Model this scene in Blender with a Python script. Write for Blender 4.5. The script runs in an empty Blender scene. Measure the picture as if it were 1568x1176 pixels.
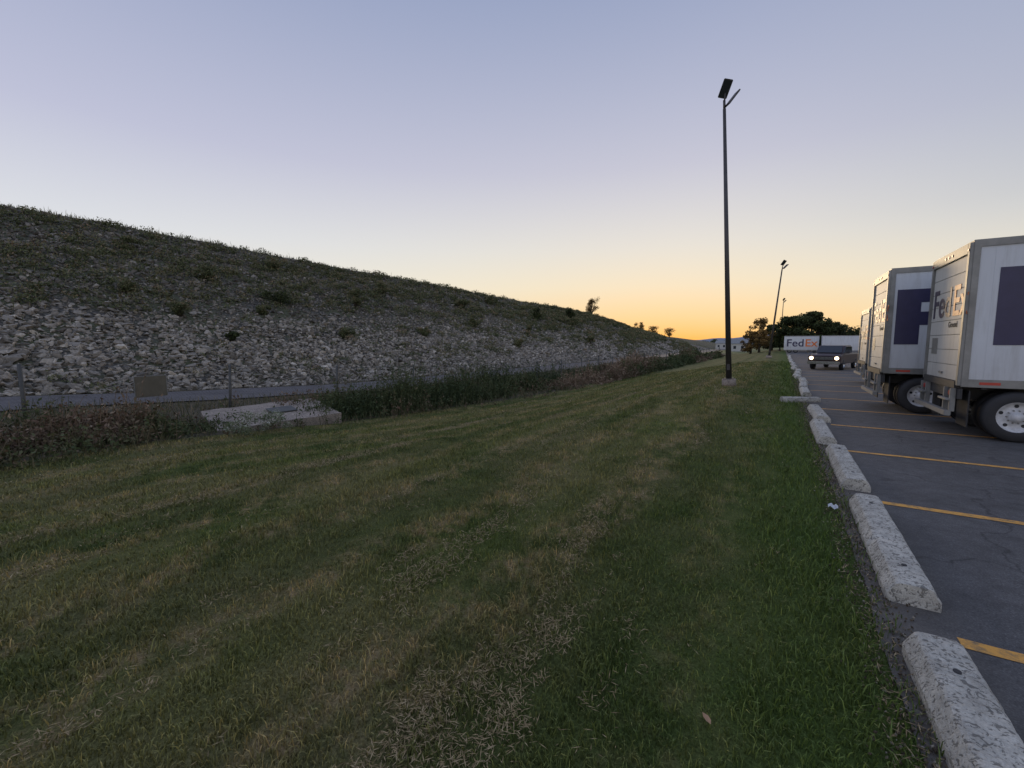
import bpy, bmesh, math, random
import numpy as np
from mathutils import Vector, Matrix, Euler
from mathutils import noise as mn
rng = np.random.default_rng(7)
random.seed(7)
scene = bpy.context.scene
col = scene.collection
R = math.radians

def lin(r, g, b):
    f = lambda c: (c/255/12.92) if c/255 <= .04045 else ((c/255+.055)/1.055)**2.4
    return (f(r), f(g), f(b), 1)

# ------------------------------------------------------------------ materials
def new_mat(name):
    m = bpy.data.materials.new(name); m.use_nodes = True
    nt = m.node_tree
    return m, nt, nt.nodes['Principled BSDF']

def N(nt, t, **kw):
    n = nt.nodes.new(t)
    for k, v in kw.items(): setattr(n, k, v)
    return n

def noise(nt, scale, detail=4, rough=.6, vec=None, dist=0):
    n = N(nt, 'ShaderNodeTexNoise')
    n.inputs['Scale'].default_value = scale; n.inputs['Detail'].default_value = detail
    n.inputs['Roughness'].default_value = rough; n.inputs['Distortion'].default_value = dist
    if vec is not None: nt.links.new(vec, n.inputs['Vector'])
    return n.outputs['Fac']

def ramp(nt, fac, stops, interp='LINEAR'):
    n = N(nt, 'ShaderNodeValToRGB'); cr = n.color_ramp; cr.interpolation = interp
    while len(cr.elements) < len(stops): cr.elements.new(.5)
    for e, (p, c) in zip(cr.elements, stops):
        e.position = p
        e.color = c if hasattr(c, '__len__') and len(c) == 4 else ((c, c, c, 1) if not hasattr(c, '__len__') else (*c, 1))
    nt.links.new(fac, n.inputs['Fac'])
    return n.outputs['Color']

def mix(nt, fac, a, b, mode='MIX'):
    n = N(nt, 'ShaderNodeMix', data_type='RGBA', blend_type=mode)
    for s, v in ((n.inputs[0], fac), (n.inputs[6], a), (n.inputs[7], b)):
        if isinstance(v, bpy.types.NodeSocket): nt.links.new(v, s)
        elif hasattr(v, '__len__'): s.default_value = v if len(v) == 4 else (*v, 1)
        else: s.default_value = v
    return n.outputs[2]

def math_(nt, op, a, b=None, clamp=False):
    n = N(nt, 'ShaderNodeMath', operation=op, use_clamp=clamp)
    for s, v in ((n.inputs[0], a), (n.inputs[1], b)):
        if v is None: continue
        if isinstance(v, bpy.types.NodeSocket): nt.links.new(v, s)
        else: s.default_value = v
    return n.outputs[0]

def maprange(nt, v, a, b, c=0., d=1., smooth=False):
    n = N(nt, 'ShaderNodeMapRange')
    if smooth: n.interpolation_type = 'SMOOTHSTEP'
    for i, q in enumerate((a, b, c, d)): n.inputs[i+1].default_value = q
    nt.links.new(v, n.inputs[0]); return n.outputs[0]

def bump(nt, bsdf, h, strength=.5, dist=.01):
    b = N(nt, 'ShaderNodeBump'); b.inputs['Strength'].default_value = strength
    b.inputs['Distance'].default_value = dist
    nt.links.new(h, b.inputs['Height']); nt.links.new(b.outputs[0], bsdf.inputs['Normal'])

def geo_pos(nt): return N(nt, 'ShaderNodeNewGeometry').outputs['Position']

def simple(name, c, rough=.5, metal=0, var=.15, scale=6, emit=None):
    m, nt, b = new_mat(name)
    p = geo_pos(nt)
    n = noise(nt, scale, 5, .65, p)
    lo = tuple(x*(1-var) for x in c); hi = tuple(min(1, x*(1+var)) for x in c)
    nt.links.new(ramp(nt, n, [(.3, lo), (.7, hi)]), b.inputs['Base Color'])
    b.inputs['Roughness'].default_value = rough; b.inputs['Metallic'].default_value = metal
    if emit:
        b.inputs['Emission Color'].default_value = (*emit[0], 1); b.inputs['Emission Strength'].default_value = emit[1]
    return m

def dirty_white(name, c, rough=.45):
    m, nt, b = new_mat(name)
    p = geo_pos(nt)
    mp = N(nt, 'ShaderNodeMapping'); mp.inputs['Scale'].default_value = (5, 5, .5); nt.links.new(p, mp.inputs[0])
    streak = noise(nt, 1.6, 6, .7, mp.outputs[0])
    cc = mix(nt, ramp(nt, streak, [(.48, 0.), (.78, .55)]), c, (c[0]*.55, c[1]*.52, c[2]*.47))
    sx = N(nt, 'ShaderNodeSeparateXYZ'); nt.links.new(p, sx.inputs[0])
    mr = maprange(nt, sx.outputs[2], 1.0, 1.9, .45, 0)
    cc = mix(nt, math_(nt, 'MULTIPLY', mr, noise(nt, 5, 5, .7, p)), cc, (.22, .19, .16))
    nt.links.new(cc, b.inputs['Base Color']); b.inputs['Roughness'].default_value = rough
    bump(nt, b, noise(nt, 2.0, 2, .5, p), .15, .02)
    return m

def turf_color(nt):
    p = geo_pos(nt)
    sx = N(nt, 'ShaderNodeSeparateXYZ'); nt.links.new(p, sx.inputs[0])
    n1 = noise(nt, .45, 4, .6, p); n2 = noise(nt, 2.2, 5, .65, p); n3 = noise(nt, 9, 4, .6, p)
    green = mix(nt, ramp(nt, n2, [(.35, 0.), (.65, 1.)]), (.058, .086, .019), (.130, .152, .044))
    green = mix(nt, ramp(nt, n1, [(.38, 0.), (.62, .85)]), green, (.185, .168, .070))
    wob = math_(nt, 'MULTIPLY', math_(nt, 'SUBTRACT', noise(nt, .35, 3, .5, p), .5), 1.6)
    xw = math_(nt, 'ADD', sx.outputs[0], wob)
    u = math_(nt, 'MULTIPLY', xw, 2*math.pi/1.32)
    s = math_(nt, 'SINE', math_(nt, 'ADD', u, 3.2))
    lane = math_(nt, 'SINE', math_(nt, 'ADD', math_(nt, 'MULTIPLY', xw, 2*math.pi/2.64), 1.0))
    lanef = maprange(nt, math_(nt, 'ADD', lane, math_(nt, 'MULTIPLY', math_(nt, 'SUBTRACT', n2, .5), 3.)), -1., 1., 0, 1, True)
    lush = maprange(nt, sx.outputs[0], -1.3, .2, 0, .75)
    green = mix(nt, lush, green, (.060, .108, .022))
    green = mix(nt, 1, green, mix(nt, lanef, (.90, .92, .92), (1.12, 1.10, 1.09)), 'MULTIPLY')
    sm = maprange(nt, s, -.5, 1)
    patch = ramp(nt, n2, [(.40, 0.), (.58, 1.)])
    patch2 = ramp(nt, n3, [(.40, 0.1), (.60, 1.)])
    f = math_(nt, 'MULTIPLY', math_(nt, 'MULTIPLY', sm, patch), patch2)
    f = math_(nt, 'MULTIPLY', f, maprange(nt, sx.outputs[0], -1.0, -.2, .95, .10), clamp=True)
    c = mix(nt, f, green, (.34, .25, .13))
    return c, n3

def turf_ground_mat():
    m, nt, b = new_mat('turf_ground')
    c, n3 = turf_color(nt)
    p = geo_pos(nt)
    fine = noise(nt, 60, 3, .7, p)
    c = mix(nt, .8, c, ramp(nt, fine, [(.35, .35), (.65, 1.05)]), 'MULTIPLY')
    nt.links.new(c, b.inputs['Base Color']); b.inputs['Roughness'].default_value = .95
    b.inputs['Specular IOR Level'].default_value = .1
    bump(nt, b, fine, .8, .03)
    return m

def blade_mat():
    m, nt, b = new_mat('grass_blades')
    c, _ = turf_color(nt)
    a = N(nt, 'ShaderNodeAttribute', attribute_name='rnd')
    c = mix(nt, 1, c, ramp(nt, a.outputs['Fac'], [(0, (.55, .55, .45)), (.6, (1.15, 1.15, .95)), (.9, (1.5, 1.45, 1.2)), (1, (2.2, 1.8, 1.4))]), 'MULTIPLY')
    nt.links.new(c, b.inputs['Base Color']); b.inputs['Roughness'].default_value = .6
    b.inputs['Specular IOR Level'].default_value = .25
    return m

def attr_mat(name, stops, rough=.85, extra=None, bumpscale=None, spec=.2):
    m, nt, b = new_mat(name)
    a = N(nt, 'ShaderNodeAttribute', attribute_name='rnd')
    c = ramp(nt, a.outputs['Fac'], stops)
    if extra:
        n = noise(nt, extra, 4, .65, geo_pos(nt))
        c = mix(nt, 1, c, ramp(nt, n, [(.3, .6), (.7, 1.2)]), 'MULTIPLY')
        if bumpscale: bump(nt, b, n, .6, bumpscale)
    nt.links.new(c, b.inputs['Base Color']); b.inputs['Roughness'].default_value = rough
    b.inputs['Specular IOR Level'].default_value = spec
    return m

def noise_mat(name, stops, scale, rough=.9, bs=0, bd=.02, scale2=None):
    m, nt, b = new_mat(name)
    p = geo_pos(nt)
    n = noise(nt, scale, 6, .65, p)
    c = ramp(nt, n, stops)
    h = n
    if scale2:
        n2 = noise(nt, scale2, 4, .7, p); h = n2
        c = mix(nt, 1, c, ramp(nt, n2, [(.3, .65), (.7, 1.3)]), 'MULTIPLY')
    nt.links.new(c, b.inputs['Base Color']); b.inputs['Roughness'].default_value = rough
    b.inputs['Specular IOR Level'].default_value = .2
    if bs: bump(nt, b, h, bs, bd)
    return m

M = {}
M['turf'] = turf_ground_mat()
M['blade'] = blade_mat()
M['weedsoil'] = noise_mat('weedy_soil', [(.3, (.04, .038, .022)), (.7, (.10, .08, .05))], 1.5, bs=.8, bd=.05, scale2=12)
M['field'] = noise_mat('far_field', [(.3, (.09, .11, .035)), (.7, (.17, .17, .07))], .05, scale2=.8)

def embank_mat():
    m, nt, b = new_mat('embankment_rubble')
    p = geo_pos(nt)
    v = N(nt, 'ShaderNodeTexVoronoi', feature='F1'); v.inputs['Scale'].default_value = 3.8
    nt.links.new(p, v.inputs['Vector'])
    c = ramp(nt, v.outputs['Distance'], [(.1, (.20, .175, .14)), (.6, (.055, .05, .04))])
    c = mix(nt, ramp(nt, noise(nt, .3, 5, .6, p), [(.40, 0.), (.56, 1.)]), c, (.085, .09, .045))
    nt.links.new(c, b.inputs['Base Color']); b.inputs['Roughness'].default_value = .95
    bump(nt, b, math_(nt, 'SUBTRACT', 1, v.outputs['Distance']), 1, .3)
    return m
M['embank'] = embank_mat()

def asphalt_mat(name='asphalt', lo=.066, hi=.112, cracks=True, warm=1.0):
    m, nt, b = new_mat(name)
    p = geo_pos(nt)
    n1 = noise(nt, .7, 6, .65, p); n2 = noise(nt, 90, 3, .7, p); n3 = noise(nt, 6, 5, .7, p)
    c = ramp(nt, n1, [(.3, (lo*warm, lo*.97, lo*.97)), (.7, (hi*warm, hi*.97, hi*.96))])
    c = mix(nt, 1, c, ramp(nt, n3, [(.3, .72), (.7, 1.2)]), 'MULTIPLY')
    c = mix(nt, 1, c, ramp(nt, n2, [(.3, .5), (.62, 1.2), (.75, 2.4)]), 'MULTIPLY')
    if cracks:
        v = N(nt, 'ShaderNodeTexVoronoi', feature='DISTANCE_TO_EDGE'); v.inputs['Scale'].default_value = .33
        d = N(nt, 'ShaderNodeVectorMath', operation='ADD'); nz = N(nt, 'ShaderNodeTexNoise'); nz.inputs['Scale'].default_value = 1.6
        nz.inputs['Detail'].default_value = 6
        nt.links.new(p, nz.inputs['Vector']); nt.links.new(p, d.inputs[0]); nt.links.new(nz.outputs['Color'], d.inputs[1])
        nt.links.new(d.outputs[0], v.inputs['Vector'])
        c = mix(nt, ramp(nt, v.outputs['Distance'], [(.0, .7), (.007, 0.)]), c, (.02, .02, .02))
        c = mix(nt, ramp(nt, noise(nt, 1.9, 3, .5, p, .6), [(.64, 0.), (.70, .55)]), c, (.028, .028, .028))
        sx = N(nt, 'ShaderNodeSeparateXYZ'); nt.links.new(p, sx.inputs[0])
        f = math_(nt, 'MULTIPLY', maprange(nt, sx.outputs[0], .75, 1.25, .85, 0), n3)
        c = mix(nt, f, c, (.16, .13, .095))
    nt.links.new(c, b.inputs['Base Color']); b.inputs['Roughness'].default_value = .8
    b.inputs['Specular IOR Level'].default_value = .35
    bump(nt, b, n2, .5, .006)
    return m
M['asphalt'] = asphalt_mat()
M['service'] = asphalt_mat('service_road_gravel', .075, .125, False, 1.05)

def paint_mat():
    m, nt, b = new_mat('yellow_line_paint')
    p = geo_pos(nt)
    n = noise(nt, 14, 8, .75, p)
    c = mix(nt, ramp(nt, n, [(.47, 0.), (.66, 1.)]), (.66, .32, .055), (.16, .12, .07))
    nt.links.new(c, b.inputs['Base Color']); b.inputs['Roughness'].default_value = .7
    return m
M['paint'] = paint_mat()

def concrete_mat(name, base=(.52, .495, .43), pit=.54):
    m, nt, b = new_mat(name)
    p = geo_pos(nt)
    n1 = noise(nt, 30, 4, .6, p, 1.2); n2 = noise(nt, 3, 5, .6, p); n3 = noise(nt, 120, 2, .6, p); n4 = noise(nt, 11, 5, .7, p)
    c = mix(nt, ramp(nt, n1, [(pit, 0.), (pit+.05, 1.)]), base, tuple(x*.38 for x in base))
    c = mix(nt, 1, c, ramp(nt, n2, [(.3, .72), (.65, 1.1)]), 'MULTIPLY')
    c = mix(nt, 1, c, ramp(nt, n4, [(.3, .72), (.6, 1.08)]), 'MULTIPLY')
    c = mix(nt, 1, c, ramp(nt, n3, [(.3, .8), (.7, 1.12)]), 'MULTIPLY')
    nt.links.new(c, b.inputs['Base Color']); b.inputs['Roughness'].default_value = .9
    bump(nt, b, math_(nt, 'SUBTRACT', 1, n1), .9, .02)
    return m
M['stop'] = concrete_mat('pitted_concrete')
M['slab'] = concrete_mat('slab_concrete', (.38, .31, .25))
M['white'] = dirty_white('white_panel', (.58, .60, .62))
M['door'] = dirty_white('door_panel', (.58, .57, .53), .5)
M['alu'] = simple('aluminium_trim', (.22, .22, .21), .45, .4, var=.25, scale=3)
M['black'] = simple('black_rubber', (.022, .022, .024), .7)
M['dark'] = simple('chassis_dark', (.03, .03, .033), .6)
M['hub'] = simple('white_hub', (.55, .55, .55), .4, var=.25, scale=9)
M['purple'] = simple('purple_lettering', (.030, .027, .075), .4, var=.12)
M['orange'] = simple('orange_lettering', (.70, .17, .03), .4, var=.05)
M['red'] = simple('red_lens', (.35, .02, .015), .3)
M['tape'] = simple('red_tape', (.45, .05, .03), .4)
M['pole'] = simple('bronze_pole', (.055, .050, .048), .5, .1, scale=3)
M['galv'] = simple('galvanised_steel', (.22, .22, .21), .6, .3)
M['fence'] = simple('weathered_steel', (.085, .085, .08), .7, .2)
M['glass'] = simple('dark_glass', (.02, .025, .03), .08, var=.02)
M['pick'] = simple('pickup_paint', (.05, .030, .030), .3, .3, var=.05)
M['chrome'] = simple('chrome', (.5, .5, .5), .2, .9)
M['lampon'] = simple('lit_headlamp', (.9, .85, .7), .3, emit=((1, .80, .50), 6))
M['bark'] = simple('bark', (.07, .055, .04), .9)
M['rust'] = simple('tan_sheet', (.12, .105, .075), .8)

# ------------------------------------------------------------------ helpers
def np_mesh(name, V, F, mats, attr=None, smooth=False, matidx=None, parent=None):
    V = np.asarray(V, np.float32); F = np.asarray(F, np.int32)
    me = bpy.data.meshes.new(name)
    me.vertices.add(len(V)); me.vertices.foreach_set('co', V.ravel())
    k = F.shape[1]
    me.loops.add(F.size); me.loops.foreach_set('vertex_index', F.ravel())
    me.polygons.add(len(F)); me.polygons.foreach_set('loop_start', np.arange(0, F.size, k, dtype=np.int32))
    me.polygons.foreach_set('loop_total', np.full(len(F), k, dtype=np.int32))
    if matidx is not None: me.polygons.foreach_set('material_index', matidx.astype(np.int32))
    me.polygons.foreach_set('use_smooth', np.full(len(F), smooth, dtype=bool))
    me.update(calc_edges=True)
    if attr is not None:
        a = me.attributes.new('rnd', 'FLOAT', 'POINT'); a.data.foreach_set('value', np.asarray(attr, np.float32))
    for m in (mats if isinstance(mats, list) else [mats]): me.materials.append(m)
    ob = bpy.data.objects.new(name, me); col.objects.link(ob)
    if parent: ob.parent = parent
    return ob

def empty(name, loc=(0, 0, 0), rot=(0, 0, 0)):
    e = bpy.data.objects.new(name, None); col.objects.link(e)
    e.location = loc; e.rotation_euler = rot; e.empty_display_size = .3
    return e

def bm_obj(name, bm, mat, parent=None, smooth=False):
    me = bpy.data.meshes.new(name); bm.to_mesh(me); bm.free()
    me.materials.append(mat)
    if smooth:
        for p in me.polygons: p.use_smooth = True
    ob = bpy.data.objects.new(name, me); col.objects.link(ob)
    if parent: ob.parent = parent
    return ob

def box(name, x0, x1, y0, y1, z0, z1, mat, parent=None, bev=0.0):
    bm = bmesh.new(); bmesh.ops.create_cube(bm, size=1)
    for v in bm.verts:
        v.co = Vector(((x0+x1)/2+v.co.x*(x1-x0), (y0+y1)/2+v.co.y*(y1-y0), (z0+z1)/2+v.co.z*(z1-z0)))
    if bev: bmesh.ops.bevel(bm, geom=bm.edges[:], offset=bev, segments=2, affect='EDGES')
    return bm_obj(name, bm, mat, parent)

def cyl(name, p0, p1, r0, r1, mat, parent=None, seg=20, smooth=True):
    p0 = Vector(p0); p1 = Vector(p1); d = p1-p0
    bm = bmesh.new(); bmesh.ops.create_cone(bm, cap_ends=True, segments=seg, radius1=r0, radius2=r1, depth=d.length)
    q = d.to_track_quat('Z', 'Y').to_matrix().to_4x4(); q.translation = (p0+p1)/2
    bmesh.ops.transform(bm, matrix=q, verts=bm.verts)
    ob = bm_obj(name, bm, mat, parent)
    if smooth:
        for p in ob.data.polygons: p.use_smooth = len(p.vertices) == 4
    return ob

def lathe(name, prof, centre, axis, mat, parent, seg=32):
    V = []; F = []
    for (r, a) in prof:
        for i in range(seg):
            t = 2*math.pi*i/seg
            V.append((r*math.cos(t), a, r*math.sin(t)) if axis == 'y' else (a, r*math.cos(t), r*math.sin(t)))
    for j in range(len(prof)-1):
        for i in range(seg):
            F.append((j*seg+i, j*seg+(i+1) % seg, (j+1)*seg+(i+1) % seg, (j+1)*seg+i))
    V = np.array(V)+np.array(centre)
    return np_mesh(name, V, F, mat, smooth=True, parent=parent)

_ph = rng.uniform(0, 6.28, (24,)); _ang = rng.uniform(0, 6.28, (24,))
def pn(x, y, sc):
    s = 0
    for i in range(8):
        f = sc*(1+.45*i)
        s = s+np.sin((x*math.cos(_ang[i])+y*math.sin(_ang[i]))*f+_ph[i])/(1+.35*i)
    return s/3.2

# ------------------------------------------------------------------ terrain
def zt(Y): return np.interp(Y, [-50, 4, 10, 20, 27, 60, 400, 1000], [-.5, -.52, -.9, -1.3, -1.4, -1.45, -1.4, -1])
def zcr(Y): return np.interp(Y, [-200, 0, 54, 145, 190, 270, 400, 600], [15, 14, 13.3, 12.2, 8.5, 5.6, 3.5, -1])
def terrain(X, Y):
    X = np.asarray(X, float); Y = np.asarray(Y, float)
    t = zt(Y); a = np.clip((-1-X)/11, 0, 1); a = a*a*(3-2*a)
    z = t*a
    H = np.maximum(zcr(Y)-t, 0)
    k = np.minimum(np.clip((-30-X)/28.5, 0, 1), np.clip((X+95)/28.5, 0, 1))
    z = z+H*k
    z = z+np.where(X < -30.5, pn(X, Y, .5)*.18*np.clip((-30-X)/4, 0, 1), 0)
    z = z+np.where(X < -.5, pn(X, Y, 1.1)*.018, 0)
    return z

xs = np.unique(np.round(np.concatenate([-np.geomspace(100, 3000, 14), np.linspace(-98, -62, 12), np.linspace(-60, -30, 44),
     np.linspace(-30, -12, 24), np.linspace(-12, 1, 60), np.linspace(1.5, 60, 20), np.geomspace(70, 3000, 14)]), 3))
ys = np.unique(np.round(np.concatenate([-np.geomspace(15, 600, 10), np.linspace(-14, 60, 120), np.linspace(61, 300, 90), np.geomspace(310, 4000, 20)]), 3))
XX, YY = np.meshgrid(xs, ys, indexing='ij')
V = np.stack([XX, YY, terrain(XX, YY)], -1).reshape(-1, 3)
ni, nj = XX.shape
I, J = np.meshgrid(np.arange(ni-1), np.arange(nj-1), indexing='ij')
b0 = (I*nj+J).ravel()
F = np.stack([b0, b0+nj, b0+nj+1, b0+1], -1)
cx = (XX[:-1, :-1]+XX[1:, 1:]).ravel()/2; cy = (YY[:-1, :-1]+YY[1:, 1:]).ravel()/2
mi = np.zeros(len(F), int)
mi[(cx < -12.6)] = 1
mi[(cx < -30) & (cx > -96) & (cy < 420)] = 2
mi[(cy > 150) & (cx > -30)] = 3; mi[cx > 90] = 3; mi[cx < -96] = 3; mi[cy > 420] = 3
np_mesh('ground', V, F, [M['turf'], M['weedsoil'], M['embank'], M['field']], matidx=mi, smooth=True)

def strip(name, x0, x1, y0, y1, dz, mat, nx=6, ny=60, wob=0):
    a = np.linspace(0, 1, nx+1); yy = np.linspace(y0, y1, ny+1)
    A, B = np.meshgrid(a, yy, indexing='ij')
    L = x0+wob*pn(B*0+3, B, 1.3)+wob*.5*pn(B*0+9, B, 6); X = L+(x1-L)*A
    z = terrain(X, B) if x0 < -5 else 0*X
    V = np.stack([X, B, z+dz], -1).reshape(-1, 3)
    n2 = ny+1
    I, J = np.meshgrid(np.arange(nx), np.arange(ny), indexing='ij'); q = (I*n2+J).ravel()
    return np_mesh(name, V, np.stack([q, q+n2, q+n2+1, q+1], -1), mat)

strip('parking_lot', .64, 75, -14, 135, .008, M['asphalt'], 4, 900, .06)
strip('service_road', -28.6, -22.6, -14, 300, .05, M['service'], 8, 160, .2)

e = empty('parking_bay_lines')
for i in range(-1, 30):
    y = 3.58+2.8*i
    V = []; n = 30
    for k in range(n+1):
        x = 1.02+k*5.2/n
        V += [(x, y-.055+random.uniform(-.006, .006), .012), (x, y+.055+random.uniform(-.006, .006), .012)]
    F = [(2*k, 2*k+2, 2*k+3, 2*k+1) for k in range(n)]
    np_mesh('bay_line_%d' % i, V, F, M['paint'], parent=e)

# ------------------------------------------------------------------ wheel stops
def wheel_stop(x, y, rz=0, L=2.18, tilt=0):
    prof = [(0, 0), (.0, .06), (.025, .105), (.048, .142), (.065, .15), (.11, .153), (.19, .153), (.235, .15), (.252, .142), (.275, .105), (.30, .06), (.30, 0)]
    n = 90; V = []; F = []
    sd = random.random()*50
    for k in range(n+1):
        t = k/n; yy = t*L
        endf = min(t, 1-t)*L
        for j, (px, pz) in enumerate(prof):
            sh = max(0, .025-endf)*1.2
            qx = .15+(px-.15)*(1-sh*2); qz = pz*(1-sh)
            v = Vector((px*7, yy*7, pz*9+sd))
            d = mn.noise(v)*.005+mn.noise(v*3.1)*.004+mn.noise(v*7)*.003
            if pz > 0:
                chip = max(0, mn.noise(Vector((px*3, yy*4.2, sd)))-.33)*.07
                qx += d-(chip if px > .15 else -chip); qz += d*.6-chip*.5
            V.append((qx, yy+d*.5, qz))
    m = len(prof)
    for k in range(n):
        for j in range(m-1):
            F.append((k*m+j, (k+1)*m+j, (k+1)*m+j+1, k*m+j+1))
    ob = np_mesh('concrete_wheel_stop', V, F, M['stop'])
    bm = bmesh.new(); bm.from_mesh(ob.data)
    bm.verts.ensure_lookup_table()
    bm.faces.new([bm.verts[j] for j in range(m)]); bm.faces.new([bm.verts[n*m+j] for j in reversed(range(m))])
    bmesh.ops.recalc_face_normals(bm, faces=bm.faces)
    bm.to_mesh(ob.data); bm.free()
    ob.location = (x, y, .009); ob.rotation_euler = (0, tilt, rz)
    for k, yy in enumerate((.33, L-.33)):
        cyl('bolt_hole_%d' % k, (.15, yy, .120), (.15, yy, .159), .017, .017, M['black'], ob, 14)
    return ob
for i in range(-1, 26):
    if i == 5:
        wheel_stop(.0, 1.12+2.8*i+1.0, R(-62), 1.1, R(3)); continue
    j = 0 if i < 3 else 1
    wheel_stop(.72+j*random.uniform(-.10, .08), 1.12+2.86*i-.06*max(0, i)+j*random.uniform(-.1, .1), R(random.uniform(-.7, .7)*(1+3*j)))

# ------------------------------------------------------------------ grass blades
def sample_polar(n, rmin, rmax, r0, p, az0, az1):
    rr = np.linspace(rmin, rmax, 2000); rho = np.minimum(1, (r0/rr)**p)*rr
    cdf = np.cumsum(rho); cdf /= cdf[-1]
    r = np.interp(rng.random(n), cdf, rr); az = rng.uniform(az0, az1, n)
    return r, r*np.sin(az), r*np.cos(az)

def make_blades(X, Y, h, w, name, mat, lean=.5):
    n = len(X); z = terrain(X, Y)
    a = rng.uniform(0, 2*math.pi, n); la = rng.uniform(0, 2*math.pi, n); ll = rng.uniform(.15, 1, n)*lean
    dx, dy = np.cos(a)*w/2, np.sin(a)*w/2
    lx, ly = np.cos(la)*ll*h, np.sin(la)*ll*h
    P = np.zeros((n, 5, 3))
    P[:, 0] = np.stack([X-dx, Y-dy, z-.004], -1); P[:, 1] = np.stack([X+dx, Y+dy, z-.004], -1)
    P[:, 2] = np.stack([X-dx*.8+lx*.35, Y-dy*.8+ly*.35, z+h*.6], -1); P[:, 3] = np.stack([X+dx*.8+lx*.35, Y+dy*.8+ly*.35, z+h*.6], -1)
    P[:, 4] = np.stack([X+lx, Y+ly, z+h*np.sqrt(np.maximum(.15, 1-ll*ll*.6))], -1)
    b = np.arange(n)[:, None]*5
    F = np.concatenate([b+[0, 1, 3], b+[0, 3, 2], b+[2, 3, 4]])
    rnd = np.repeat(rng.random(n), 5)
    return np_mesh(name, P.reshape(-1, 3), F, mat, attr=rnd)

r, X, Y = sample_polar(560000, .5, 50, 2.4, 1.5, R(-98), R(32))
lim = -12.2+.5*pn(X*0, Y, .6)
k = (X > lim) & (X < .78) & (Y > -1.5)
edge = np.clip((X-.42)/.36, 0, 1)
k &= rng.random(len(X)) > edge*.8
k &= rng.random(len(X)) < .78+.45*pn(X, Y, 4.2)
r, X, Y = r[k], X[k], Y[k]
h = (.020+.034*rng.random(len(X)))*(1+.5*pn(X, Y, 2.4)+.45*pn(X, Y, 9))*(1+r/45)
tall = (X > -.1) & (rng.random(len(X)) < .22); h[tall] *= 1.9
h[(rng.random(len(X)) < .02)] *= 1.8
make_blades(X, Y, h, .0038*(1+r/4.2), 'lawn_grass', M['blade'], 1.0)

r, X, Y = sample_polar(460000, .5, 26, 2.2, 1.4, R(-98), R(32))
row = np.sin((X+.5*pn(X*0, Y, .8)+.3*pn(X, Y, 2.2))*2*math.pi/1.32+3.2)
wgt = np.clip(row*.5+.5, 0.08, 1)*np.clip(-.25+1.5*pn(X, Y, 1.5)+1.3*pn(X, Y, 5.)+.8*pn(X, Y, 13.), 0, 1)
k = (X > -12) & (X < .70) & (Y > -1.5) & (rng.random(len(X)) < np.where(X > -.6, wgt*.35, wgt)*.9+np.where(X > .5, .2, 0))
r, X, Y = r[k], X[k], Y[k]; n = len(X)
z = terrain(X, Y)+.014+.040*rng.random(n)
a = rng.uniform(0, 6.28, n); L = rng.uniform(.006, .028, n)*(1+r/14); w = .0013*(1+r/3)
tz = rng.uniform(-.5, .5, n)*L
d = np.stack([np.cos(a)*L, np.sin(a)*L, tz], -1); s = np.stack([-np.sin(a)*w, np.cos(a)*w, 0*a], -1)
c = np.stack([X, Y, z], -1)
P = np.stack([c-d, c-s, c+d*.9, c+s], 1)
np_mesh('dry_grass_clippings', P.reshape(-1, 3), np.arange(n*4).reshape(-1, 4),
        attr_mat('straw', [(0, (.13, .095, .048)), (.5, (.26, .19, .10)), (1, (.40, .31, .18))]), attr=np.repeat(rng.random(n), 4))

n = 14000
Y = -1+36*rng.random(n)**1.4; X = .64+rng.normal(0, .10, n)
s = rng.uniform(.003, .013, n)
ax = rng.normal(size=(n, 3)); ax /= np.linalg.norm(ax, axis=1)[:, None]
bx = np.cross(ax, rng.normal(size=(n, 3))); bx /= np.linalg.norm(bx, axis=1)[:, None]
c = np.stack([X, Y, .014+s*.5], -1)
ax *= s[:, None]; bx *= s[:, None]*.7; cz = np.cross(ax, bx); cz = cz/np.linalg.norm(cz, axis=1)[:, None]*s[:, None]*.6
P = np.stack([c+ax, c-ax, c+bx, c-bx, c+cz, c-cz], 1)
tri = np.array([[0, 2, 4], [2, 1, 4], [1, 3, 4], [3, 0, 4], [2, 0, 5], [1, 2, 5], [3, 1, 5], [0, 3, 5]])
F = (np.arange(n)[:, None, None]*6+tri).reshape(-1, 3)
np_mesh('gravel_litter', P.reshape(-1, 3), F, attr_mat('litter', [(0, (.04, .03, .022)), (.7, (.13, .10, .065)), (1, (.28, .25, .2))]), attr=np.repeat(rng.random(n), 6))

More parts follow.
